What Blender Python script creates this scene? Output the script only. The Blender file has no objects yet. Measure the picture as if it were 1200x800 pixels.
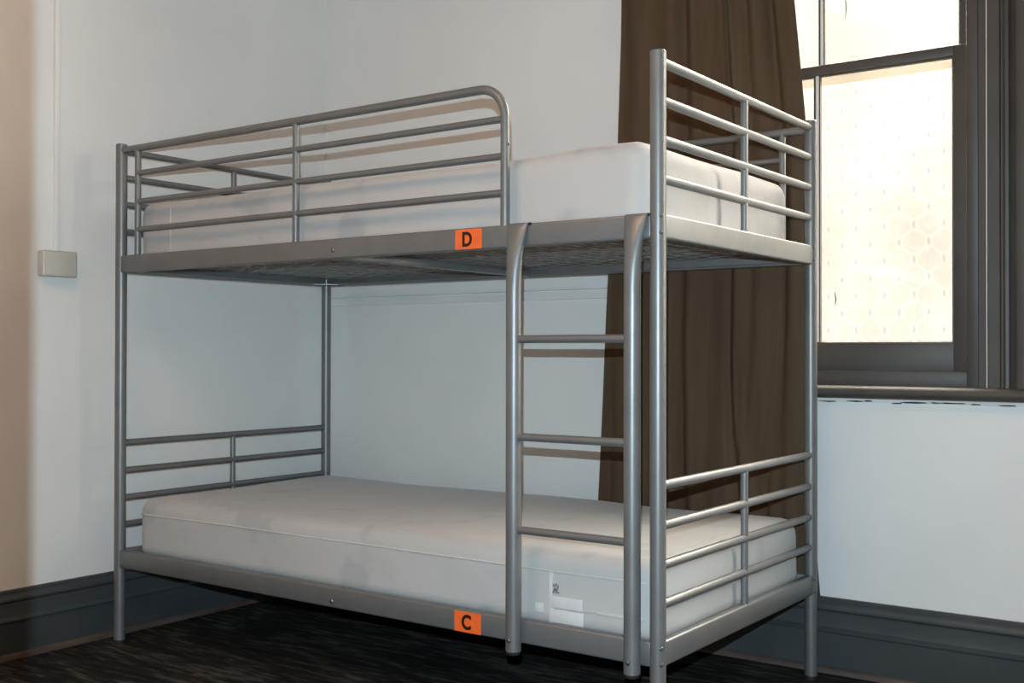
import bpy, bmesh, math, random
from mathutils import Vector, Matrix, noise

random.seed(7)
scn = bpy.context.scene
COL = scn.collection
PI = math.pi

# ------------------------------------------------------------------ materials
def new_mat(name):
    m = bpy.data.materials.new(name)
    m.use_nodes = True
    nt = m.node_tree
    bsdf = nt.nodes["Principled BSDF"]
    return m, nt, bsdf

def N(nt, typ, **kw):
    n = nt.nodes.new(typ)
    for k, v in kw.items():
        setattr(n, k, v)
    return n

def ramp(nt, fac, stops):
    r = N(nt, "ShaderNodeValToRGB")
    e = r.color_ramp.elements
    while len(e) < len(stops):
        e.new(0.5)
    for el, (p, c) in zip(e, stops):
        el.position = p
        el.color = (c[0], c[1], c[2], 1)
    nt.links.new(fac, r.inputs[0])
    return r.outputs[0]

def noise_tex(nt, scale, detail=3, rough=0.5, vec_scale=(1, 1, 1)):
    tc = N(nt, "ShaderNodeTexCoord")
    mp = N(nt, "ShaderNodeMapping")
    mp.inputs["Scale"].default_value = vec_scale
    nt.links.new(tc.outputs["Object"], mp.inputs[0])
    t = N(nt, "ShaderNodeTexNoise")
    t.inputs["Scale"].default_value = scale
    t.inputs["Detail"].default_value = detail
    t.inputs["Roughness"].default_value = rough
    nt.links.new(mp.outputs[0], t.inputs["Vector"])
    return t.outputs["Fac"]

def bump(nt, bsdf, fac, strength, dist):
    b = N(nt, "ShaderNodeBump")
    b.inputs["Strength"].default_value = strength
    b.inputs["Distance"].default_value = dist
    nt.links.new(fac, b.inputs["Height"])
    nt.links.new(b.outputs[0], bsdf.inputs["Normal"])

def mat_simple(name, c0, c1, rough, metal=0.0, scale=8, vs=(1, 1, 1), detail=3, lo=0.35, hi=0.65,
               bs=0.0, bd=0.001, bscale=None, spec=0.5):
    m, nt, b = new_mat(name)
    f = noise_tex(nt, scale, detail, 0.55, vs)
    nt.links.new(ramp(nt, f, [(lo, c0), (hi, c1)]), b.inputs["Base Color"])
    b.inputs["Roughness"].default_value = rough
    b.inputs["Metallic"].default_value = metal
    b.inputs["Specular IOR Level"].default_value = spec
    if bs:
        f2 = noise_tex(nt, bscale or scale, 4, 0.6, vs)
        bump(nt, b, f2, bs, bd)
    return m

M = {}
M["wall"] = mat_simple("wall_paint", (0.765, 0.76, 0.745), (0.80, 0.795, 0.78), 0.55, scale=2.2, bs=0.12, bd=0.004, bscale=5, spec=0.3)
M["ceiling"] = mat_simple("ceiling_paint", (0.7, 0.68, 0.64), (0.74, 0.72, 0.68), 0.8, scale=3)
M["wall_trim"] = mat_simple("moulding_paint", (0.72, 0.72, 0.71), (0.77, 0.77, 0.76), 0.5, scale=4)
M["silver"] = mat_simple("silver_powder_coat", (0.185, 0.188, 0.19), (0.205, 0.208, 0.21), 0.41, metal=0.5, scale=14, bs=0.05, bd=0.0004, bscale=300)
M["wire"] = mat_simple("wire_coat", (0.27, 0.26, 0.255), (0.32, 0.31, 0.305), 0.45, metal=0.5, scale=30)
M["bolt"] = mat_simple("bolt_steel", (0.16, 0.16, 0.165), (0.2, 0.2, 0.2), 0.35, metal=0.8, scale=60)
M["dark"] = mat_simple("black_rubber", (0.012, 0.012, 0.012), (0.02, 0.02, 0.02), 0.6, scale=40)
M["orange"] = mat_simple("orange_vinyl", (0.80, 0.125, 0.022), (0.86, 0.15, 0.03), 0.45, scale=30)
M["ink"] = mat_simple("black_ink", (0.008, 0.004, 0.004), (0.014, 0.006, 0.005), 0.5, scale=50)
M["window_paint"] = mat_simple("charcoal_gloss_paint", (0.050, 0.0425, 0.0365), (0.062, 0.053, 0.0455), 0.5, scale=6, bs=0.08, bd=0.001, bscale=18)
M["baseboard"] = mat_simple("slate_paint", (0.042, 0.051, 0.055), (0.054, 0.062, 0.065), 0.42, scale=6, bs=0.08, bd=0.001, bscale=14)
M["quad"] = mat_simple("stained_quad", (0.062, 0.045, 0.038), (0.10, 0.076, 0.064), 0.5, scale=9, vs=(1, 1, 6))
M["post_timber"] = mat_simple("dark_stained_timber", (0.020, 0.014, 0.010), (0.03, 0.02, 0.014), 0.5, scale=5, vs=(6, 6, 0.6))
M["plastic"] = mat_simple("ivory_plastic", (0.50, 0.475, 0.42), (0.53, 0.505, 0.45), 0.28, scale=5)
M["trunk"] = mat_simple("painted_trunking", (0.78, 0.77, 0.755), (0.82, 0.81, 0.795), 0.4, scale=5)
M["chip"] = mat_simple("flaked_paint", (0.02, 0.018, 0.016), (0.03, 0.028, 0.026), 0.7, scale=30)
M["paper"] = mat_simple("white_label_cloth", (0.57, 0.575, 0.575), (0.62, 0.625, 0.625), 0.6, scale=25)
M["greyprint"] = mat_simple("grey_print", (0.14, 0.14, 0.14), (0.22, 0.22, 0.22), 0.6, scale=150)
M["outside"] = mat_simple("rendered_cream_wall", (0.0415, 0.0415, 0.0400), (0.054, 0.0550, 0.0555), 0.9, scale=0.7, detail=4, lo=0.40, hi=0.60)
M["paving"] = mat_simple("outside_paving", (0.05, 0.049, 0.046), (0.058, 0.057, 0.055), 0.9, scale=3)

def mnode(nt, op, a, b=None):
    n = N(nt, "ShaderNodeMath", operation=op)
    for i, v in enumerate((a, b)):
        if v is None:
            continue
        if isinstance(v, (int, float)):
            n.inputs[i].default_value = v
        else:
            nt.links.new(v, n.inputs[i])
    return n.outputs[0]

def mat_carpet():
    m, nt, b = new_mat("charcoal_loop_carpet")
    f1 = noise_tex(nt, 11, 5, 0.72, (0.55, 3.6, 1))
    f0 = noise_tex(nt, 5, 3, 0.6, (0.5, 1.6, 1))
    f = mnode(nt, "ADD", mnode(nt, "MULTIPLY", f1, 0.65), mnode(nt, "MULTIPLY", f0, 0.35))
    c = ramp(nt, f, [(0.40, (0.0085, 0.008, 0.0078)), (0.50, (0.017, 0.016, 0.015)), (0.56, (0.050, 0.046, 0.042)), (0.66, (0.115, 0.104, 0.093))])
    nt.links.new(c, b.inputs["Base Color"])
    b.inputs["Roughness"].default_value = 0.95
    b.inputs["Specular IOR Level"].default_value = 0.15
    f2 = noise_tex(nt, 160, 3, 0.6, (0.6, 1.4, 1))
    bump(nt, b, f2, 0.8, 0.004)
    return m
M["carpet"] = mat_carpet()

def mat_ticking(name, c0, c1, c2):
    """off white mattress ticking with faint grey damask blotches"""
    m, nt, b = new_mat(name)
    f = noise_tex(nt, 7.5, 2, 0.45, (1, 1, 1.2))
    c = ramp(nt, f, [(0.50, c0), (0.60, c1), (0.70, c2)])
    nt.links.new(c, b.inputs["Base Color"])
    b.inputs["Roughness"].default_value = 0.62
    b.inputs["Specular IOR Level"].default_value = 0.3
    b.inputs["Sheen Weight"].default_value = 0.15
    f2 = noise_tex(nt, 9, 4, 0.55, (1, 1, 1))
    bump(nt, b, f2, 0.25, 0.012)
    return m
M["tick_up"] = mat_ticking("ticking_warm", (0.485, 0.47, 0.46), (0.475, 0.462, 0.453), (0.40, 0.405, 0.415))
M["tick_low"] = mat_ticking("ticking_cool", (0.46, 0.46, 0.456), (0.45, 0.45, 0.448), (0.385, 0.393, 0.403))
M["piping"] = mat_simple("piping_tape", (0.50, 0.49, 0.48), (0.56, 0.55, 0.54), 0.6, scale=20)

def mat_curtain():
    m, nt, b = new_mat("brown_curtain_cloth")
    f = noise_tex(nt, 3.0, 4, 0.6, (6, 6, 0.6))
    c = ramp(nt, f, [(0.3, (0.088, 0.056, 0.033)), (0.7, (0.116, 0.074, 0.044))])
    nt.links.new(c, b.inputs["Base Color"])
    b.inputs["Roughness"].default_value = 0.85
    b.inputs["Specular IOR Level"].default_value = 0.2
    tr = N(nt, "ShaderNodeBsdfTranslucent")
    tr.inputs[0].default_value = (0.10, 0.06, 0.035, 1)
    mx = N(nt, "ShaderNodeMixShader")
    mx.inputs[0].default_value = 0.12
    out = nt.nodes["Material Output"]
    nt.links.new(b.outputs[0], mx.inputs[1])
    nt.links.new(tr.outputs[0], mx.inputs[2])
    nt.links.new(mx.outputs[0], out.inputs[0])
    f2 = noise_tex(nt, 260, 2, 0.5, (1, 1, 1))
    bump(nt, b, f2, 0.15, 0.001)
    return m
M["curtain"] = mat_curtain()

def mat_glass(name, patterned, ztop=0.0):
    """pane that lets light straight through; the lower one carries a pressed pattern of circles and dots"""
    m, nt, b = new_mat(name)
    nt.nodes.remove(b)
    out = nt.nodes["Material Output"]
    tr = N(nt, "ShaderNodeBsdfTransparent")
    gl = N(nt, "ShaderNodeBsdfGlossy")
    gl.inputs["Roughness"].default_value = 0.05
    mx = N(nt, "ShaderNodeMixShader")
    mx.inputs[0].default_value = 0.04
    f = noise_tex(nt, 2.3, 3, 0.6, (1, 1, 0.7))
    base = ramp(nt, f, [(0.36, (0.925, 0.920, 0.900)), (0.50, (0.94, 0.94, 0.93)), (0.62, (0.975, 0.975, 0.98))])
    col = base
    if patterned:
        tc = N(nt, "ShaderNodeTexCoord")
        sp = N(nt, "ShaderNodeSeparateXYZ")
        nt.links.new(tc.outputs["Object"], sp.inputs[0])
        X, Z = sp.outputs[0], sp.outputs[2]
        cw, ch = 0.088, 0.106
        def cell(ox, oz):
            u = mnode(nt, "SUBTRACT", mnode(nt, "FRACT", mnode(nt, "DIVIDE", mnode(nt, "ADD", X, ox), cw)), 0.5)
            v = mnode(nt, "SUBTRACT", mnode(nt, "FRACT", mnode(nt, "DIVIDE", mnode(nt, "ADD", Z, oz), ch)), 0.5)
            u = mnode(nt, "MULTIPLY", u, cw)
            v = mnode(nt, "MULTIPLY", v, ch)
            return u, v
        def rad(u, v, su=1.0, sv=1.0):
            a = mnode(nt, "MULTIPLY", u, su)
            c = mnode(nt, "MULTIPLY", v, sv)
            return mnode(nt, "SQRT", mnode(nt, "ADD", mnode(nt, "MULTIPLY", a, a), mnode(nt, "MULTIPLY", c, c)))
        dark = None
        lite = None
        for ox, oz in ((10.0, 10.0), (10.0 + cw / 2, 10.0 + ch / 2)):
            u, v = cell(ox, oz)
            d = mnode(nt, "LESS_THAN", rad(u, v, 1.6, 0.75), 0.0062)
            dark = d if dark is None else mnode(nt, "MAXIMUM", dark, d)
            u2, v2 = cell(ox + cw / 2, oz)
            r = rad(u2, v2)
            ring = mnode(nt, "LESS_THAN", mnode(nt, "ABSOLUTE", mnode(nt, "SUBTRACT", r, 0.036)), 0.0022)
            lite = ring if lite is None else mnode(nt, "MAXIMUM", lite, ring)
        def mixc(fac, c_in, rgb):
            mi = N(nt, "ShaderNodeMix", data_type="RGBA")
            nt.links.new(fac, mi.inputs[0])
            nt.links.new(c_in, mi.inputs[6])
            mi.inputs[7].default_value = (*rgb, 1)
            return mi.outputs[2]
        col = mixc(mnode(nt, "MULTIPLY", lite, 0.8), col, (1.0, 1.0, 1.0))
        col = mixc(mnode(nt, "MULTIPLY", dark, 0.9), col, (0.83, 0.835, 0.85))
        # plain band along the top of the pane: dull strip, bright strip
        top_band = mnode(nt, "GREATER_THAN", Z, ztop - 0.034)
        col = mixc(top_band, col, (0.83, 0.79, 0.72))
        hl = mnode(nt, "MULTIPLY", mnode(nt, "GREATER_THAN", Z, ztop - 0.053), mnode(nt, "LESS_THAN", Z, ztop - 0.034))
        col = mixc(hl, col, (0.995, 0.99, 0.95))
    nt.links.new(col, tr.inputs[0])
    nt.links.new(tr.outputs[0], mx.inputs[1])
    nt.links.new(gl.outputs[0], mx.inputs[2])
    nt.links.new(mx.outputs[0], out.inputs[0])
    return m
M["glass_up"] = mat_glass("clear_weathered_glass", False)
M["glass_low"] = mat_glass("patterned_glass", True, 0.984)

# ------------------------------------------------------------------ mesh helpers
def box(bm, x0, x1, y0, y1, z0, z1, bev=0.0, seg=2):
    r = bmesh.ops.create_cube(bm, size=1.0)
    vs = r["verts"]
    bmesh.ops.scale(bm, vec=(x1 - x0, y1 - y0, z1 - z0), verts=vs)
    bmesh.ops.translate(bm, vec=((x0 + x1) / 2, (y0 + y1) / 2, (z0 + z1) / 2), verts=vs)
    if bev > 0:
        es = list({e for v in vs for e in v.link_edges})
        bmesh.ops.bevel(bm, geom=es, offset=bev, segments=seg, profile=0.5, affect="EDGES")

def tube(bm, pts, r, n=16, caps=True):
    """round tube along a polyline; r a number or one per point"""
    pts = [Vector(p) for p in pts]
    rs = r if isinstance(r, (list, tuple)) else [r] * len(pts)
    tans = []
    for i in range(len(pts)):
        a = pts[max(0, i - 1)]
        b = pts[min(len(pts) - 1, i + 1)]
        tans.append((b - a).normalized())
    t0 = tans[0]
    ref = Vector((0, 0, 1)) if abs(t0.z) < 0.9 else Vector((1, 0, 0))
    u = (ref - t0 * ref.dot(t0)).normalized()
    rings = []
    for p, t, rr in zip(pts, tans, rs):
        u = (u - t * u.dot(t)).normalized()
        w = t.cross(u)
        rings.append([bm.verts.new(p + (u * math.cos(2 * PI * k / n) + w * math.sin(2 * PI * k / n)) * rr) for k in range(n)])
    for a, b in zip(rings, rings[1:]):
        for k in range(n):
            bm.faces.new((a[k], a[(k + 1) % n], b[(k + 1) % n], b[k]))
    if caps:
        bm.faces.new(list(reversed(rings[0])))
        bm.faces.new(rings[-1])

def loft(bm, rings_co):
    rings = [[bm.verts.new(c) for c in ring] for ring in rings_co]
    n = len(rings[0])
    for a, b in zip(rings, rings[1:]):
        for k in range(n):
            bm.faces.new((a[k], a[(k + 1) % n], b[(k + 1) % n], b[k]))
    bm.faces.new(list(reversed(rings[0])))
    bm.faces.new(rings[-1])

def extrude_profile(bm, prof, p0, p1, fn):
    """closed profile (list of (d,z)) swept from s=p0 to s=p1; fn(s,d,z) -> world"""
    a = [bm.verts.new(fn(p0, d, z)) for d, z in prof]
    b = [bm.verts.new(fn(p1, d, z)) for d, z in prof]
    n = len(prof)
    for k in range(n):
        bm.faces.new((a[k], a[(k + 1) % n], b[(k + 1) % n], b[k]))
    bm.faces.new(list(reversed(a)))
    bm.faces.new(b)

def obj(name, bm, mat, parent=None, origin=None, angle=35):
    """link a bmesh built in room coordinates as ONE object"""
    root = parent
    while root is not None and root.parent is not None:
        root = root.parent
    o0 = Vector(root.location) if root is not None else Vector(origin or (0, 0, 0))
    bmesh.ops.recalc_face_normals(bm, faces=bm.faces)
    bmesh.ops.translate(bm, vec=-o0, verts=bm.verts)
    me = bpy.data.meshes.new(name)
    bm.to_mesh(me)
    bm.free()
    me.polygons.foreach_set("use_smooth", [True] * len(me.polygons))
    me.set_sharp_from_angle(angle=math.radians(angle))
    me.materials.append(mat)
    o = bpy.data.objects.new(name, me)
    COL.objects.link(o)
    if parent is not None:
        o.parent = parent
    else:
        o.location = o0
    return o

def empty(name, loc):
    o = bpy.data.objects.new(name, None)
    o.empty_display_size = 0.1
    o.location = loc
    COL.objects.link(o)
    return o

def tag(o, label=None, cat=None, group=None, kind=None):
    if label: o["label"] = label
    if cat: o["category"] = cat
    if group: o["group"] = group
    if kind: o["kind"] = kind
    return o

def struct(name, bm, mat, **k):
    return tag(obj(name, bm, mat, **k), kind="structure")

def B():
    return bmesh.new()

# ------------------------------------------------------------------ room shell
XL, YB, XR, YF, ZC = -0.130, 1.095, 4.60, -3.40, 3.30
T = 0.24
WX0, WX1, WZ0, WZ1 = 1.500, 2.524, 0.880, 2.905       # rough window opening

bm = B(); box(bm, XL - T, XR + T, YF - T, YB + T, -0.12, 0.0)
struct("floor", bm, M["carpet"])
bm = B(); box(bm, XL - T, XR + T, YF - T, YB + T, ZC, ZC + 0.12)
struct("ceiling", bm, M["ceiling"])
bm = B(); box(bm, XL - T, XL, YF - T, YB, 0, ZC)
struct("wall_left", bm, M["wall"])
bm = B(); box(bm, XR, XR + T, YF - T, YB, 0, ZC)
struct("wall_right", bm, M["wall"])
bm = B(); box(bm, XL, XR, YF - T, YF, 0, ZC)
struct("wall_front", bm, M["wall"])
bm = B()
box(bm, XL - T, WX0, YB, YB + T, 0, ZC)
W2 = 1.31                                              # the added twin window stands this far along the wall
box(bm, WX1, WX0 + W2, YB, YB + T, 0, ZC)
box(bm, WX1 + W2, XR + T, YB, YB + T, 0, ZC)
for k in (0.0, W2):
    box(bm, WX0 + k, WX1 + k, YB, YB + T, 0, WZ0)
    box(bm, WX0 + k, WX1 + k, YB, YB + T, WZ1, ZC)
struct("wall_back", bm, M["wall"])

# moulded skirting boards: cap with an ogee, a flat, a bead, a plinth
PROF = [(0, 0), (0.024, 0), (0.024, 0.119), (0.031, 0.122), (0.032, 0.126), (0.024, 0.134), (0.021, 0.136), (0.020, 0.140),
        (0.020, 0.176), (0.015, 0.181), (0.0215, 0.187), (0.0225, 0.195), (0.018, 0.204), (0.012, 0.210),
        (0.012, 0.217), (0.008, 0.222), (0, 0.222)]
QUAD = [(0.022, 0), (0.037, 0), (0.036, 0.008), (0.032, 0.015), (0.026, 0.019), (0.022, 0.020)]
fb = lambda s, d, z: (s, YB - d, z)
fl = lambda s, d, z: (XL + d, s, z)
bm = B(); extrude_profile(bm, [(d, z * 1.03) for d, z in PROF], XL, XR, fb)
struct("baseboard_back", bm, M["baseboard"])
bm = B(); extrude_profile(bm, [(d, z * 0.985) for d, z in PROF], YF, YB - 0.0, fl)
struct("baseboard_left", bm, M["baseboard"])
bm = B(); extrude_profile(bm, QUAD, XL, XR, fb)
struct("trim_1", bm, M["quad"])
bm = B(); extrude_profile(bm, QUAD, YF, YB, fl)
struct("trim_2", bm, M["quad"])
# painted dado strip on the back wall behind the bunk
bm = B(); extrude_profile(bm, [(0, 1.176), (0.006, 1.178), (0.007, 1.184), (0.007, 1.203), (0.0005, 1.204), (0.0005, 1.2105), (0.015, 1.212), (0.015, 1.222), (0, 1.223)], XL, 1.40, fb)
struct("trim_3", bm, M["wall_trim"])

# ------------------------------------------------------------------ window
win = empty("window_1", (2.012, YB, 0.88))
tag(win, kind="structure")
XC = 2.0125
def mir(x): return 2 * XC - x
# lining of the opening
bm = B()
for s in (0, 1):
    a, b_ = (2.500, 2.524) if s == 0 else (mir(2.524), mir(2.500))
    box(bm, a, b_, YB, YB + 0.17, 0.87, 2.88)
box(bm, mir(2.524), 2.524, YB, YB + 0.17, 2.86, 2.905)
obj("window_lining", bm, M["window_paint"], win)
# stop beads
for s in (0, 1):
    bm = B()
    a, b_ = (2.470, 2.503) if s == 0 else (mir(2.503), mir(2.470))
    box(bm, a, b_, YB - 0.004, YB + 0.022, 0.885, 2.862, 0.003)
    obj("stop_bead", bm, M["window_paint"], win)
bm = B(); box(bm, mir(2.503), 2.503, YB - 0.004, YB + 0.018, 2.83, 2.862, 0.003)
obj("stop_bead", bm, M["window_paint"], win)
# moulded architrave, three sides: profile as (x offset from opening edge, projection)
AP = [(0, 0), (0, 0.016), (0.004, 0.020), (0.034, 0.020), (0.037, 0.014), (0.042, 0.014), (0.045, 0.024), (0.052, 0.030),
      (0.060, 0.028), (0.064, 0.020), (0.068, 0.022), (0.082, 0.036), (0.098, 0.040), (0.112, 0.038), (0.116, 0.030), (0.120, 0.030), (0.120, 0)]
for s in (0, 1):
    bm = B()
    rings = []
    for z in (0.885, 2.905 + 0.0):
        ring = []
        for dx, pr_ in AP:
            x = 2.530 + dx
            if s: x = mir(x)
            ring.append((x, YB - pr_, z if z < 1 else z + dx))
        rings.append(ring)
    loft(bm, rings)
    obj("architrave", bm, M["window_paint"], win, angle=25)
bm = B()
rings = []
for s in (0, 1):
    ring = []
    for dx, pr_ in AP:
        x = 2.530 + dx
        if s: x = mir(x)
        ring.append((x, YB - pr_, 2.905 + dx))
    rings.append(ring)
loft(bm, rings)
obj("architrave", bm, M["window_paint"], win, angle=25)
# sill with a rounded nose
bm = B()
nose = [(-0.12, 0.888), (0.040, 0.886)] + [(0.040 + 0.019 * math.cos(t), 0.867 + 0.019 * math.sin(t)) for t in [PI / 2 - k * PI / 10 for k in range(1, 10)]] + [(0.040, 0.848), (-0.12, 0.848)]
extrude_profile(bm, nose, 1.385, 2.672, fb)
obj("sill", bm, M["window_paint"], win)
# thin bead of old white paint and flaked patches under the sill
bm = B(); extrude_profile(bm, [(0, 0.835), (0.006, 0.836), (0.008, 0.842), (0.008, 0.8485), (0, 0.8485)], 1.40, 2.665, fb)
obj("sill_bead", bm, M["wall_trim"], win)
rnd = random.Random(3)
for k in range(9):
    bm = B()
    x = 2.07 + k * 0.062 + rnd.uniform(-0.02, 0.02)
    w = rnd.uniform(0.012, 0.045)
    pts = []
    zc = 0.8365 + rnd.uniform(-0.003, 0.004)
    for j in range(9):
        a = 2 * PI * j / 9
        pts.append((x + w * math.cos(a), zc + 0.0022 * rnd.uniform(0.5, 1.3) * math.sin(a)))
    loft(bm, [[(px, YB - 0.003, pz) for px, pz in pts], [(px, YB - 0.0092, pz) for px, pz in pts]])
    obj("paint_flake", bm, M["chip"], win)
# lower sash (inner) and upper sash (outer)
def sash(name, y0, y1, x1, z0, z1, stile, rail_b, rail_t, gm, bar_w, gz0):
    """x1 outer right edge; symmetrical about XC"""
    x0 = mir(x1)
    bm = B()
    box(bm, x0, x0 + stile, y0, y1, z0, z1, 0.003)
    box(bm, x1 - stile, x1, y0, y1, z0, z1, 0.003)
    box(bm, x0 + stile - 0.002, x1 - stile + 0.002, y0 + 0.0005, y1, z0, z0 + rail_b, 0.003)
    box(bm, x0 + stile - 0.002, x1 - stile + 0.002, y0 + 0.0005, y1, z1 - rail_t, z1, 0.003)
    s = obj(name, bm, M["window_paint"], win)
    bm = B()
    box(bm, XC - bar_w / 2, XC + bar_w / 2, y0 + 0.012, y1 - 0.008, z0 + rail_b - 0.003, z1 - rail_t + 0.003, 0.002)
    tag(obj("glazing_bar", bm, M["wall_trim"], s), "slim white glazing bar")
    for a, b_ in ((x0 + stile, XC - bar_w / 2), (XC + bar_w / 2, x1 - stile)):
        bm = B()
        ym = (y0 + y1) / 2 + 0.004
        box(bm, a - 0.003, b_ + 0.003, ym - 0.0015, ym + 0.0015, z0 + rail_b - 0.004, z1 - rail_t + 0.004)
        obj("pane", bm, gm, s)
        # putty fillet on the edge of the pane, a stepped bead
        bm = B()
        t = 0.0045
        za, zb = z0 + rail_b, z1 - rail_t
        box(bm, a, a + t, y0 + 0.010, ym, za, zb)
        box(bm, b_ - t, b_, y0 + 0.010, ym, za, zb)
        box(bm, a, b_, y0 + 0.010, ym, za, za + t * 0.3)
        box(bm, a, b_, y0 + 0.010, ym, zb - t, zb)
        obj("glazing_bead", bm, M["window_paint"], s)
    return s
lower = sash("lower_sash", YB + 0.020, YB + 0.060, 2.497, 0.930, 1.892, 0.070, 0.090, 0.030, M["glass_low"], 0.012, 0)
upper = sash("upper_sash", YB + 0.062, YB + 0.102, 2.480, 1.872, 2.858, 0.044, 0.030, 0.060, M["glass_up"], 0.012, 0)
# cracks in the panes
for par, x, z, h, yy in ((lower, 2.066, 1.155, 0.042, YB + 0.0415), (upper, 2.085, 2.08, 0.075, YB + 0.0835)):
    bm = B()
    tube(bm, [(x, yy, z - h / 2), (x + 0.003, yy, z), (x - 0.001, yy, z + h / 2)], [0.0007, 0.0024, 0.0009], 6)
    obj("crack", bm, M["chip"], par)
# bottom bead where the lower sash meets the sill
bm = B(); box(bm, mir(2.499), 2.499, YB + 0.002, YB + 0.03, 0.884, 0.932, 0.004)
obj("bottom_bead", bm, M["window_paint"], win)

# unseen twin window, added along the same wall to light the bed's end
def copy_tree(o, parent=None):
    c = o.copy()
    COL.objects.link(c)
    if parent is not None:
        c.parent = parent
    for ch in list(o.children):
        copy_tree(ch, c)
    return c
added_win = copy_tree(win)
added_win.name = "added_window"
added_win.location.x += W2

# rendered wall of the building across the yard, and the paving between
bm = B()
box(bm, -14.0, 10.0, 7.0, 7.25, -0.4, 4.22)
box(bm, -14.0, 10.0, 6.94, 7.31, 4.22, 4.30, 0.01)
struct("yard_wall", bm, M["outside"])
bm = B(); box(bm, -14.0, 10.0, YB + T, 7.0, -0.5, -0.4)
struct("yard_paving", bm, M["paving"])

# ------------------------------------------------------------------ bunk bed
L, W, H = 2.05, 0.970, 1.688
ZU0, ZU1, ZL0, ZL1 = 1.252, 1.310, 0.2575, 0.317
bed = empty("bunk_bed", (L / 2, W / 2, 0))
tag(bed, "silver metal bunk bed with ladder, guard rails and two lettered orange stickers", "bunk bed")
S = M["silver"]

def bolt(parent, p, n, r=0.0065, h=0.004):
    """dome head bolt with a hex socket, axis n"""
    bm = B()
    n = Vector(n).normalized()
    p = Vector(p)
    tube(bm, [p - n * 0.004, p + n * h * 0.35, p + n * h * 0.8, p + n * h], [r, r, r * 0.8, r * 0.5], 14)
    b = obj("bolt", bm, M["bolt"], parent)
    return b

posts = {}
for key, (x, y) in {"FL": (0, 0), "FR": (L, 0), "BL": (0, W), "BR": (L, W)}.items():
    bm = B()
    tube(bm, [(x, y, 0.012), (x, y, H - 0.004)], 0.019, 28)
    p = obj("post", bm, S, bed)
    posts[key] = p
    bm = B()
    tube(bm, [(x, y, H - 0.004), (x, y, H - 0.001), (x, y, H + 0.0015)], [0.0192, 0.0192, 0.0165], 28)
    obj("end_cap", bm, S, p)
    bm = B()
    tube(bm, [(x, y, 0.0), (x, y, 0.003), (x, y, 0.014)], [0.0185, 0.0197, 0.0197], 28)
    tag(obj("foot_cap", bm, M["dark"], p), "black rubber foot cap")

# side rails and end rails of both bunks: hollow box section with soft edges and an inner flange
rails = {}
for key, z0, z1 in (("U", ZU0, ZU1), ("L", ZL0, ZL1)):
    for side, y in (("F", 0.0), ("B", W)):
        bm = B()
        box(bm, 0.012, L - 0.012, y - 0.0125, y + 0.0125, z0, z1, 0.0055, 3)
        yi0, yi1 = (y + 0.010, y + 0.034) if side == "F" else (y - 0.034, y - 0.010)
        box(bm, 0.03, L - 0.03, yi0, yi1, z0 + 0.006, z0 + 0.010)
        rails[key + side] = obj("side_rail", bm, S, bed)
    for x in (0.0, L):
        bm = B()
        box(bm, x - 0.0125, x + 0.0125, 0.012, W - 0.012, z0, z1, 0.0055, 3)
        xi0, xi1 = (x + 0.010, x + 0.034) if x == 0 else (x - 0.034, x - 0.010)
        box(bm, xi0, xi1, 0.03, W - 0.03, z0 + 0.006, z0 + 0.010)
        rails[key + ("H" if x == 0 else "E")] = obj("end_rail", bm, S, bed)
    # cross beam under the mesh
    bm = B()
    box(bm, 1.010 - 0.016, 1.010 + 0.016, 0.012, W - 0.012, z0 + 0.001, z0 + 0.026, 0.003)
    obj("cross_beam", bm, S, bed)
    # corner gussets
    for x, sx in ((0.0, 1), (L, -1)):
        for y, sy in ((0.0, 1), (W, -1)):
            bm = B()
            pts = [(x + sx * 0.010, y + sy * 0.010), (x + sx * 0.085, y + sy * 0.010), (x + sx * 0.010, y + sy * 0.085)]
            loft(bm, [[(px, py, z0 + 0.004) for px, py in pts], [(px, py, z0 + 0.0075) for px, py in pts]])
            obj("corner_gusset", bm, S, bed)
    # woven wire base
    bm = B()
    zz = z0 + 0.032
    ny, nx = 24, 52
    for i in range(ny):
        y = 0.03 + (W - 0.06) * i / (ny - 1)
        pts = []
        for j in range(35):
            x = 0.014 + (L - 0.028) * j / 34
            pts.append((x, y + 0.006 * math.sin(j * PI / 2 + i), zz - 0.002 + 0.0028 * math.cos(j * PI + i * PI)))
        tube(bm, pts, 0.0017, 5)
    for j in range(nx):
        x = 0.03 + (L - 0.06) * j / (nx - 1)
        tube(bm, [(x, 0.014, zz + 0.001), (x + 0.004, W * .33, zz - 0.001), (x - 0.003, W * .66, zz + 0.001), (x, W - 0.014, zz)], 0.0017, 5)
    obj("wire_base", bm, M["wire"], bed)

# end bars
U = (1.666, 1.576, 1.485, 1.393)
LO = (0.677, 0.583, 0.491, 0.400)
for x in (0.0, L):
    for zs, zt in ((U, ZU1), (LO, ZL1)):
        for z in zs:
            bm = B()
            tube(bm, [(x, 0.010, z), (x, 0.020, z), (x, W - 0.020, z), (x, W - 0.012, z)], [0.0095, 0.0112, 0.0112, 0.0075], 16)
            obj("end_bar", bm, S, bed)
        bm = B()
        tube(bm, [(x, W / 2, zt - 0.004), (x, W / 2, zs[0] - 0.004)], 0.0102, 16)
        obj("end_upright", bm, S, bed)

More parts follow.
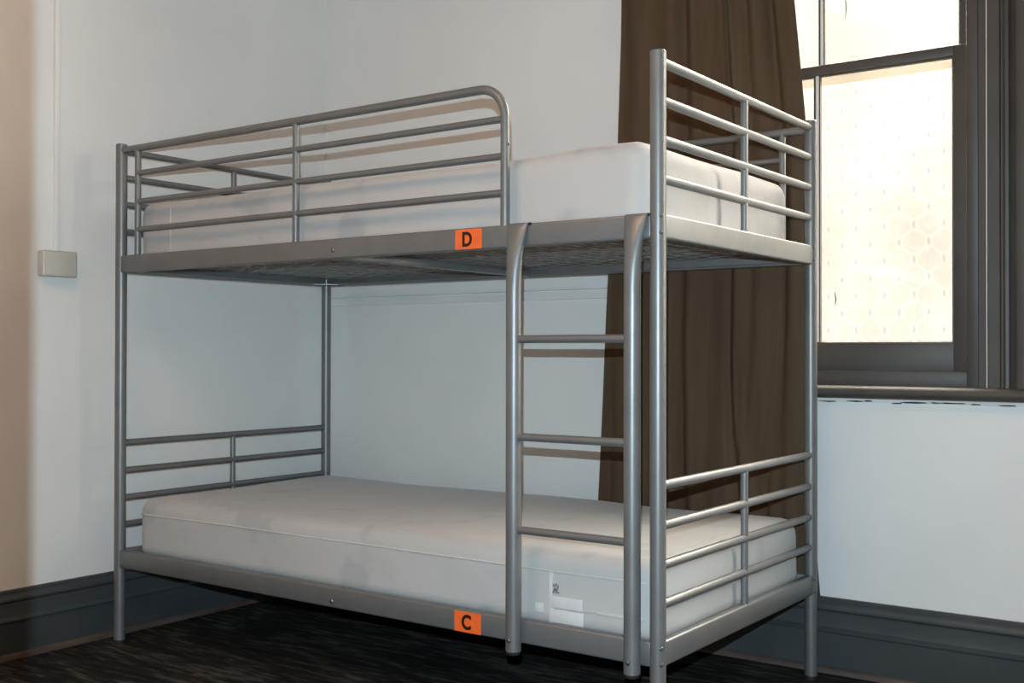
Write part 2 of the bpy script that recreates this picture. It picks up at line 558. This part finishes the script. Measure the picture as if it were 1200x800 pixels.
# guard rails: a bent top tube, three bars, two uprights; the one at the wall is the same piece turned round
ZG = 1.667
for turned in (False, True):
    def P(x, z):
        return (L - x, W, z - 0.005 * (z > 1.55)) if turned else (x, 0.0, z)
    pts = [P(0.012, ZG), P(0.3, ZG), P(0.8, ZG), P(1.530, ZG)]
    R_ = 0.080
    for k in range(1, 10):
        a = PI / 2 * k / 9
        pts.append(P(1.530 + R_ * math.sin(a), ZG - R_ + R_ * math.cos(a)))
    pts += [P(1.610, 1.45), P(1.610, ZU1 - 0.004)]
    bm = B(); tube(bm, pts, 0.0122, 18)
    g = obj("guard_tube", bm, S, bed)
    yb = W + 0.010 if turned else -0.010
    for z in (1.583, 1.488, 1.394):
        bm = B(); tube(bm, [P(0.090, z), P(0.8, z), P(1.608, z)], 0.0096, 14)
        obj("guard_bar", bm, S, bed)
    for x in (0.090, 0.846):
        bm = B(); tube(bm, [P(x, ZU1 - 0.004), P(x, ZG - 0.003)], 0.0105, 16)
        obj("guard_upright", bm, S, bed)
    if not turned:
        bolt(g, (1.6223, 0.0, 1.517), (1, 0, 0), 0.004, 0.003)

# ladder
for xs, nm in ((1.663, "l"), (2.001, "r")):
    rings = []
    n = 28
    prof = [(0.243, .0200, .0200, -.0345), (0.9, .0200, .0200, -.0345), (1.14, .0200, .0200, -.0345), (1.185, .0208, .0190, -.0340),
            (1.225, .0225, .0160, -.0315), (1.260, .0250, .0120, -.0280), (1.285, .0278, .0085, -.0235), (1.300, .0295, .0062, -.0200), (1.3080, .0300, .0045, -.0172), (1.3108, .0300, .0034, -.0158)]
    for z, rx, ry, yc in prof:
        rings.append([(xs + rx * math.cos(2 * PI * k / n), yc + ry * math.sin(2 * PI * k / n), z) for k in range(n)])
    bm = B(); loft(bm, rings)
    st = obj("ladder_stile", bm, S, bed, angle=50)
    bm = B(); tube(bm, [(xs, -.0345, 0.234), (xs, -.0345, 0.237), (xs, -.0345, 0.245)], [0.0165, 0.0185, 0.0185], 24)
    tag(obj("foot_cap", bm, M["dark"], st), "black rubber foot cap")
    bolt(st, (xs, -.0545, 0.272), (0, -1, 0), 0.006, 0.004)
    # dark slot of the hook clip beside the stile
    bm = B(); box(bm, xs + 0.028, xs + 0.037, -0.0150, -0.0105, 1.304, 1.3112, 0.001)
    tag(obj("hook_clip", bm, M["dark"], st), "black plastic clip")
for z in (1.019, 0.776, 0.545):
    bm = B(); tube(bm, [(1.668, -.0345, z), (1.8, -.0345, z), (1.996, -.0345, z)], 0.0100, 16)
    obj("ladder_rung", bm, S, bed)

bolt(rails["UF"], (1.010, -0.0125, 1.277), (0, -1, 0), 0.0065)
bolt(rails["LF"], (1.010, -0.0125, 0.2765), (0, -1, 0), 0.0065)
bolt(rails["UB"], (1.010, W - 0.0125, 1.268), (0, -1, 0), 0.0065)
for z in (ZU1 - 0.006, ZU0 + 0.012, ZL1 - 0.012, ZL0 + 0.010):
    bolt(posts["FR"], (L + 0.0145, -0.0115, z), (0.78, -0.62, 0), 0.005, 0.0035)
    bolt(posts["BR"], (L + 0.0150, W - 0.0110, z), (0.78, -0.62, 0), 0.0045, 0.003)
bolt(posts["FR"], (L + 0.0145, -0.0115, H - 0.016), (0.78, -0.62, 0), 0.004, 0.002)
bolt(rails["LF"], (0.040, 0.0, ZL0 - 0.001), (0, 0, -1), 0.0075, 0.004)

# orange berth stickers with their letters
def letter(ch, size, parent, x, y, z, sx, name):
    cu = bpy.data.curves.new("letter", "FONT")
    cu.body = ch
    cu.size = size
    cu.align_x = "CENTER"
    cu.offset = 0.0019
    cu.extrude = 0.0002
    to = bpy.data.objects.new("letter", cu)
    COL.objects.link(to)
    dg = bpy.context.evaluated_depsgraph_get()
    me = bpy.data.meshes.new_from_object(to.evaluated_get(dg))
    bpy.data.objects.remove(to)
    bm = B(); bm.from_mesh(me)
    xs_ = [v.co.x for v in bm.verts]; ys_ = [v.co.y for v in bm.verts]
    cx_, cy_ = (min(xs_) + max(xs_)) / 2, (min(ys_) + max(ys_)) / 2
    for v in bm.verts:
        v.co = Vector((x + (v.co.x - cx_) * sx, y - v.co.z, z + (v.co.y - cy_)))
    return obj(name, bm, M["ink"], parent)
for ch, key, z0, z1 in (("D", "UF", ZU0 + 0.0025, ZU1 - 0.0035), ("C", "LF", ZL0 + 0.0015, ZL1 - 0.0045)):
    bm = B(); box(bm, 1.458, 1.545, -0.0131, -0.0124, z0, z1)
    st = obj("sticker", bm, M["orange"], rails[key])
    tag(st, "orange sticker with black letter " + ch)
    letter(ch, 0.0515, st, 1.4975, -0.0134, (z0 + z1) / 2, 0.88, "letter")

# ------------------------------------------------------------------ mattresses
def mattress(name, x0, x1, y0, y1, z0, z1, rt, rb, mat, seed, sag, hump=0.0):
    bm = B()
    nx, ny, nz = 90, 44, 9
    cx, cy, cz = (x0 + x1) / 2, (y0 + y1) / 2, (z0 + z1) / 2
    hx, hy, hz = (x1 - x0) / 2, (y1 - y0) / 2, (z1 - z0) / 2
    verts = {}
    def lin(i, n, h, r):
        # denser rows near the edges so the rounding is smooth
        t = -1 + 2 * i / n
        t = math.sin(t * PI / 2) * 0.35 + t * 0.65
        return t * h
    def V(i, j, k):
        key = (i, j, k)
        if key in verts: return verts[key]
        p = Vector((lin(i, nx, hx, rt), lin(j, ny, hy, rt), lin(k, nz, hz, rt)))
        # bent edges: clamp to inner box, push out by radius
        rz = rt if p.z > 0 else rb
        rh = 0.045
        inner = Vector((max(-hx + rh, min(hx - rh, p.x)), max(-hy + rh, min(hy - rh, p.y)), max(-hz + rb, min(hz - rt, p.z))))
        d = p - inner
        q = Vector((d.x / rh, d.y / rh, d.z / rz))
        m_ = max(abs(q.x), abs(q.y), abs(q.z))
        if q.length > 1e-9 and m_ > 1e-9:
            q = q.normalized() * m_
        p = inner + Vector((q.x * rh, q.y * rh, q.z * rz))
        # soft unevenness
        n1 = noise.noise(Vector((p.x * 2.3 + seed, p.y * 2.3, p.z * 3)))
        n2 = noise.noise(Vector((p.x * 6.5 + seed, p.y * 6.5, p.z * 7 + 5)))
        top = max(0.0, (p.z / hz))
        p.z += top * (n1 * 0.006 + n2 * 0.002)
        wx = p.x / hx
        if top > 0:
            p.z += top * sag * (abs(wx) ** 6 - 0.15)
            p.z += top * hump * math.exp(-((p.x + cx - 1.84) / 0.17) ** 2)
        fy = abs(p.y) / hy
        if fy > 0.95: p.y += (n1 * 0.004 + n2 * 0.0025) * (1 if p.y > 0 else -1)
        if abs(wx) > 0.97: p.x += (n1 * 0.003 + n2 * 0.003) * (1 if p.x > 0 else -1)
        verts[key] = bm.verts.new(p + Vector((cx, cy, cz)))
        return verts[key]
    for i in range(nx):
        for j in range(ny):
            for k in (0, nz):
                bm.faces.new((V(i, j, k), V(i + 1, j, k), V(i + 1, j + 1, k), V(i, j + 1, k)))
    for i in range(nx):
        for k in range(nz):
            for j in (0, ny):
                bm.faces.new((V(i, j, k), V(i + 1, j, k), V(i + 1, j, k + 1), V(i, j, k + 1)))
    for j in range(ny):
        for k in range(nz):
            for i in (0, nx):
                bm.faces.new((V(i, j, k), V(i, j + 1, k), V(i, j + 1, k + 1), V(i, j, k + 1)))
    return obj(name, bm, mat, origin=(cx, cy, z0), angle=180)

def piping(parent, x0, x1, y0, y1, z, r, seed):
    pts = []
    rc = 0.045
    def arc(cx, cy, a0):
        for k in range(7):
            a = a0 + PI / 2 * k / 6
            pts.append((cx + rc * math.cos(a), cy + rc * math.sin(a), z))
    n = 30
    for k in range(n): pts.append((x0 + rc + (x1 - x0 - 2 * rc) * k / n, y0, z))
    arc(x1 - rc, y0 + rc, -PI / 2)
    for k in range(1, n): pts.append((x1, y0 + rc + (y1 - y0 - 2 * rc) * k / n, z))
    arc(x1 - rc, y1 - rc, 0)
    for k in range(1, n): pts.append((x1 - rc - (x1 - x0 - 2 * rc) * k / n, y1, z))
    arc(x0 + rc, y1 - rc, PI / 2)
    for k in range(1, n): pts.append((x0, y1 - rc - (y1 - y0 - 2 * rc) * k / n, z))
    arc(x0 + rc, y0 + rc, PI)
    out = []
    for p in pts:
        n1 = noise.noise(Vector((p[0] * 3 + seed, p[1] * 3, 0)))
        out.append((p[0], p[1], p[2] + 0.003 * n1))
    bm = B(); tube(bm, out, r, 8)
    return obj("piping", bm, M["piping"], parent)

up = mattress("mattress", 0.036, 1.992, 0.040, 0.946, 1.290, 1.493, 0.050, 0.02, M["tick_up"], 3.1, 0.002, 0.008)
tag(up, "off-white mattress on the top bunk behind the long guard rail", "mattress")
piping(up, 0.037, 1.991, 0.041, 0.945, 1.296, 0.003, 1.0)
bm = B(); box(bm, 0.206, 0.213, 0.0375, 0.0425, 1.305, 1.462, 0.001)
obj("side_seam", bm, M["piping"], up)

low = mattress("mattress", 0.036, 2.028, 0.040, 0.946, 0.2955, 0.489, 0.052, 0.02, M["tick_low"], 8.4, 0.002)
tag(low, "off-white mattress on the bottom bunk with white cloth labels on its side", "mattress")
piping(low, 0.0365, 2.0215, 0.0405, 0.9455, 0.437, 0.0028, 4.0)
# vertical seam and sewn-on care labels near the ladder
bm = B(); box(bm, 1.722, 1.732, 0.0365, 0.043, 0.305, 0.434, 0.001)
tag(obj("side_seam", bm, M["paper"], low), "white vertical tape seam")
for x0, x1, z0, z1 in ((1.727, 1.822, 0.3475, 0.376), (1.727, 1.825, 0.310, 0.3435)):
    bm = B()
    box(bm, x0, x1, 0.0350, 0.0385, z0, z1, 0.001)
    tag(obj("care_label", bm, M["paper"], low), "white cloth label")
bm = B(); box(bm, 1.680, 1.705, 0.0355, 0.0385, 0.330, 0.353, 0.001)
tag(obj("care_label", bm, M["paper"], low), "small square white label")
bm = B(); box(bm, 1.822, 1.992, 0.0365, 0.042, 0.347, 0.353, 0.001)
obj("label_fold", bm, M["piping"], low)
bm = B()
for pts in ([(1.734, .383), (1.738, .395)], [(1.742, .383), (1.740, .397)], [(1.744, .388), (1.751, .384)], [(1.736, .390), (1.747, .393)],
            [(1.735, .398), (1.737, .405)], [(1.741, .401), (1.744, .407)], [(1.748, .396), (1.749, .403)]):
    tube(bm, [(x, 0.0372, z) for x, z in pts], 0.0022, 6)
tag(obj("printed_mark", bm, M["greyprint"], low), "small smudged grey printed mark")

# ------------------------------------------------------------------ curtain
FOLDS = [(0.05, 0.045, 0.5, 0.0), (0.14, 0.06, -0.35, 0.0), (0.24, 0.05, 0.35, 0.03), (0.375, 0.028, 0.95, 0.02), (0.43, 0.030, -0.75, 0.05),
         (0.53, 0.05, 0.30, -0.05), (0.63, 0.024, 0.85, 0.08), (0.68, 0.030, -0.70, 0.10), (0.76, 0.03, 0.55, -0.12), (0.82, 0.035, -0.35, 0.12), (0.905, 0.026, 1.0, -0.10), (0.955, 0.03, -0.65, 0.0)]
def curtain():
    bm = B()
    nu, nv = 220, 90
    grid = []
    ztop, zbot = 2.98, 0.242
    for j in range(nv + 1):
        z = ztop + (zbot - ztop) * j / nv
        # side edges as they hang
        def lerp(pts):
            for (z0, a), (z1, b_) in zip(pts, pts[1:]):
                if z <= z0 and z >= z1:
                    t = (z0 - z) / (z0 - z1)
                    return a + (b_ - a) * t
            return pts[-1][1]
        xl = lerp([(3.1, 1.358), (2.2, 1.350), (1.7, 1.343), (1.5, 1.325), (1.25, 1.305), (0.48, 1.264), (0.2, 1.255)])
        xr = lerp([(3.1, 1.895), (2.3, 1.945), (2.09, 1.972), (1.71, 2.012), (1.4, 2.024), (0.95, 2.018), (0.60, 2.032), (0.36, 2.046), (0.2, 2.060)])
        row = []
        low_ = max(0.0, min(1.0, (1.10 - z) / 0.5))
        high = max(0.0, min(1.0, (z - 1.72) / 0.35))
        amp = 0.0165 + 0.010 * high + 0.006 * low_
        ym = 1.016 + 0.006 * high + 0.006 * low_
        for i in range(nu + 1):
            u = i / nu
            uu = u + 0.03 * math.sin(2 * PI * u * 1.3 + 0.8) + low_ * 0.05 * (u - 0.2) * math.sin(2.4 * (1.1 - z))
            x = xl + (xr - xl) * u
            # irregular folds: (place across the cloth, width, depth, drift down the drop)
            f = 0.30 * math.sin(2 * PI * uu * 2.2 + 0.7)
            for pos, wd, dp, dr in FOLDS:
                q = (uu - pos - dr * low_ * (1.1 - z) - 0.008 * math.sin(z * 2.0 + pos * 20)) / wd
                f += dp * math.exp(-q * q)
            y = ym + amp * f
            y += low_ * 0.008 * noise.noise(Vector((x * 8 + (1.1 - z) * 3.0, z * 2.2, 3.3)))
            if u > 0.93:
                y += 0.010 * ((u - 0.93) / 0.07) ** 2
            # the back rails and posts of the bed push it gently towards the wall
            lim = 0.9915
            y = lim + 0.5 * ((y - lim) + math.sqrt((y - lim) ** 2 + 0.0045 ** 2))
            hi_ = 1.0335 + 0.016 * high - 0.002 * (1 - high)
            y = hi_ - 0.5 * ((hi_ - y) + math.sqrt((hi_ - y) ** 2 + 0.003 ** 2))
            row.append(bm.verts.new((x, y, z)))
        grid.append(row)
    for a, b_ in zip(grid, grid[1:]):
        for i in range(nu):
            bm.faces.new((a[i], a[i + 1], b_[i + 1], b_[i]))
    return bm
cu = obj("curtain", curtain(), M["curtain"], origin=(1.65, 1.014, 0.242), angle=60)
so = cu.modifiers.new("thickness", "SOLIDIFY")
so.thickness = 0.002
so.offset = 0.0
tag(cu, "long dark brown cloth curtain hanging behind the bed beside the window", "curtain")

# ------------------------------------------------------------------ wall box and cable trunking
sw = empty("wall_box", (XL, -0.150, 1.277))
tag(sw, "ivory plastic surface-mounted box on the white wall left of the bunk bed", "wall box")
bm = B(); box(bm, XL, XL + 0.028, -0.229, -0.104, 1.234, 1.319, 0.006, 3)
obj("back_box", bm, M["plastic"], sw)
bm = B(); box(bm, XL + 0.026, XL + 0.036, -0.2295, -0.1035, 1.2335, 1.3195, 0.007, 4)
obj("cover_plate", bm, M["plastic"], sw)
bm = B(); box(bm, XL, XL + 0.012, -0.172, -0.154, 1.3195, ZC, 0.003, 2)
tr = obj("cable_trunking", bm, M["trunk"], origin=(XL, -0.163, 1.3195))
tag(tr, "narrow white cable trunking running up the wall above the ivory box", "cable trunking")

# ------------------------------------------------------------------ camera
CAM = Vector((3.28802, -2.30877, 0.98880))
yaw, pitch, roll, F = 0.6221, 0.0088, 0.0017, 1310.4
fwd = Vector((-math.sin(yaw), math.cos(yaw), 0)); rgt = Vector((math.cos(yaw), math.sin(yaw), 0)); upv = Vector((0, 0, 1))
fw = fwd * math.cos(pitch) + upv * math.sin(pitch)
u2 = upv * math.cos(pitch) - fwd * math.sin(pitch)
r_ = rgt * math.cos(roll) + u2 * math.sin(roll)
u_ = u2 * math.cos(roll) - rgt * math.sin(roll)
cd = bpy.data.cameras.new("camera")
cd.sensor_width = 36.0
cd.lens = F * 36.0 / 1200.0
cd.clip_start = 0.02
cam = bpy.data.objects.new("camera", cd)
COL.objects.link(cam)
cam.matrix_world = Matrix(((r_.x, u_.x, -fw.x, CAM.x), (r_.y, u_.y, -fw.y, CAM.y), (r_.z, u_.z, -fw.z, CAM.z), (0, 0, 0, 1)))
scn.camera = cam

# added dark timber post out of view, casts the flash shadow on the left wall
d0 = CAM + fwd * 0.35 + rgt * (-0.1624)
bm = B()
ring0 = []
for a, c in ((0, 0), (-0.07, 0), (-0.07, 0.035), (-0.012, 0.035), (-0.012, 0.05), (0, 0.05)):
    p = d0 + rgt * a - fwd * c
    ring0.append((p.x, p.y))
loft(bm, [[(x, y, 0.0) for x, y in ring0], [(x, y, 2.1) for x, y in ring0]])
struct("shadow_post", bm, M["post_timber"])

# ------------------------------------------------------------------ light
def light(name, typ, loc, energy, color, **kw):
    ld = bpy.data.lights.new(name, typ)
    ld.energy = energy
    ld.color = color
    for k, v in kw.items():
        setattr(ld, k, v)
    lo = bpy.data.objects.new(name, ld)
    lo.location = loc
    COL.objects.link(lo)
    return lo
# camera flash just above the lens
fp = CAM + upv * 0.105 - rgt * 0.014
flash = light("camera_flash", "SPOT", fp, 300.0, (0.63, 0.835, 0.955), shadow_soft_size=0.0025, spot_size=math.radians(100), spot_blend=0.9)
flash.rotation_euler = cam.matrix_world.to_euler()
# warm room lamp under the ceiling, behind the photographer
lamp = light("ceiling_lamp", "AREA", (1.6, -1.9, 3.05), 34.0, (1.0, 0.60, 0.36), shape="DISK", size=1.3)
# daylight through the window
for xc in (XC, XC + W2):
    por = light("window_daylight", "AREA", (xc, YB + 0.20, 1.9), 1.0, (1, 1, 1), shape="RECTANGLE", size=1.0, size_y=2.0)
    por.rotation_euler = (math.radians(-90), 0, 0)
    por.data.cycles.is_portal = True
w = bpy.data.worlds.new("World")
scn.world = w
w.use_nodes = True
bg = w.node_tree.nodes["Background"]
bg.inputs[0].default_value = (1.0, 0.91, 0.78, 1)
bg.inputs[1].default_value = 33.0

vs = scn.view_settings
vs.view_transform = "Standard"
vs.look = "None"
vs.gamma = 1.0
vs.use_curve_mapping = False
vs.exposure = 0.0
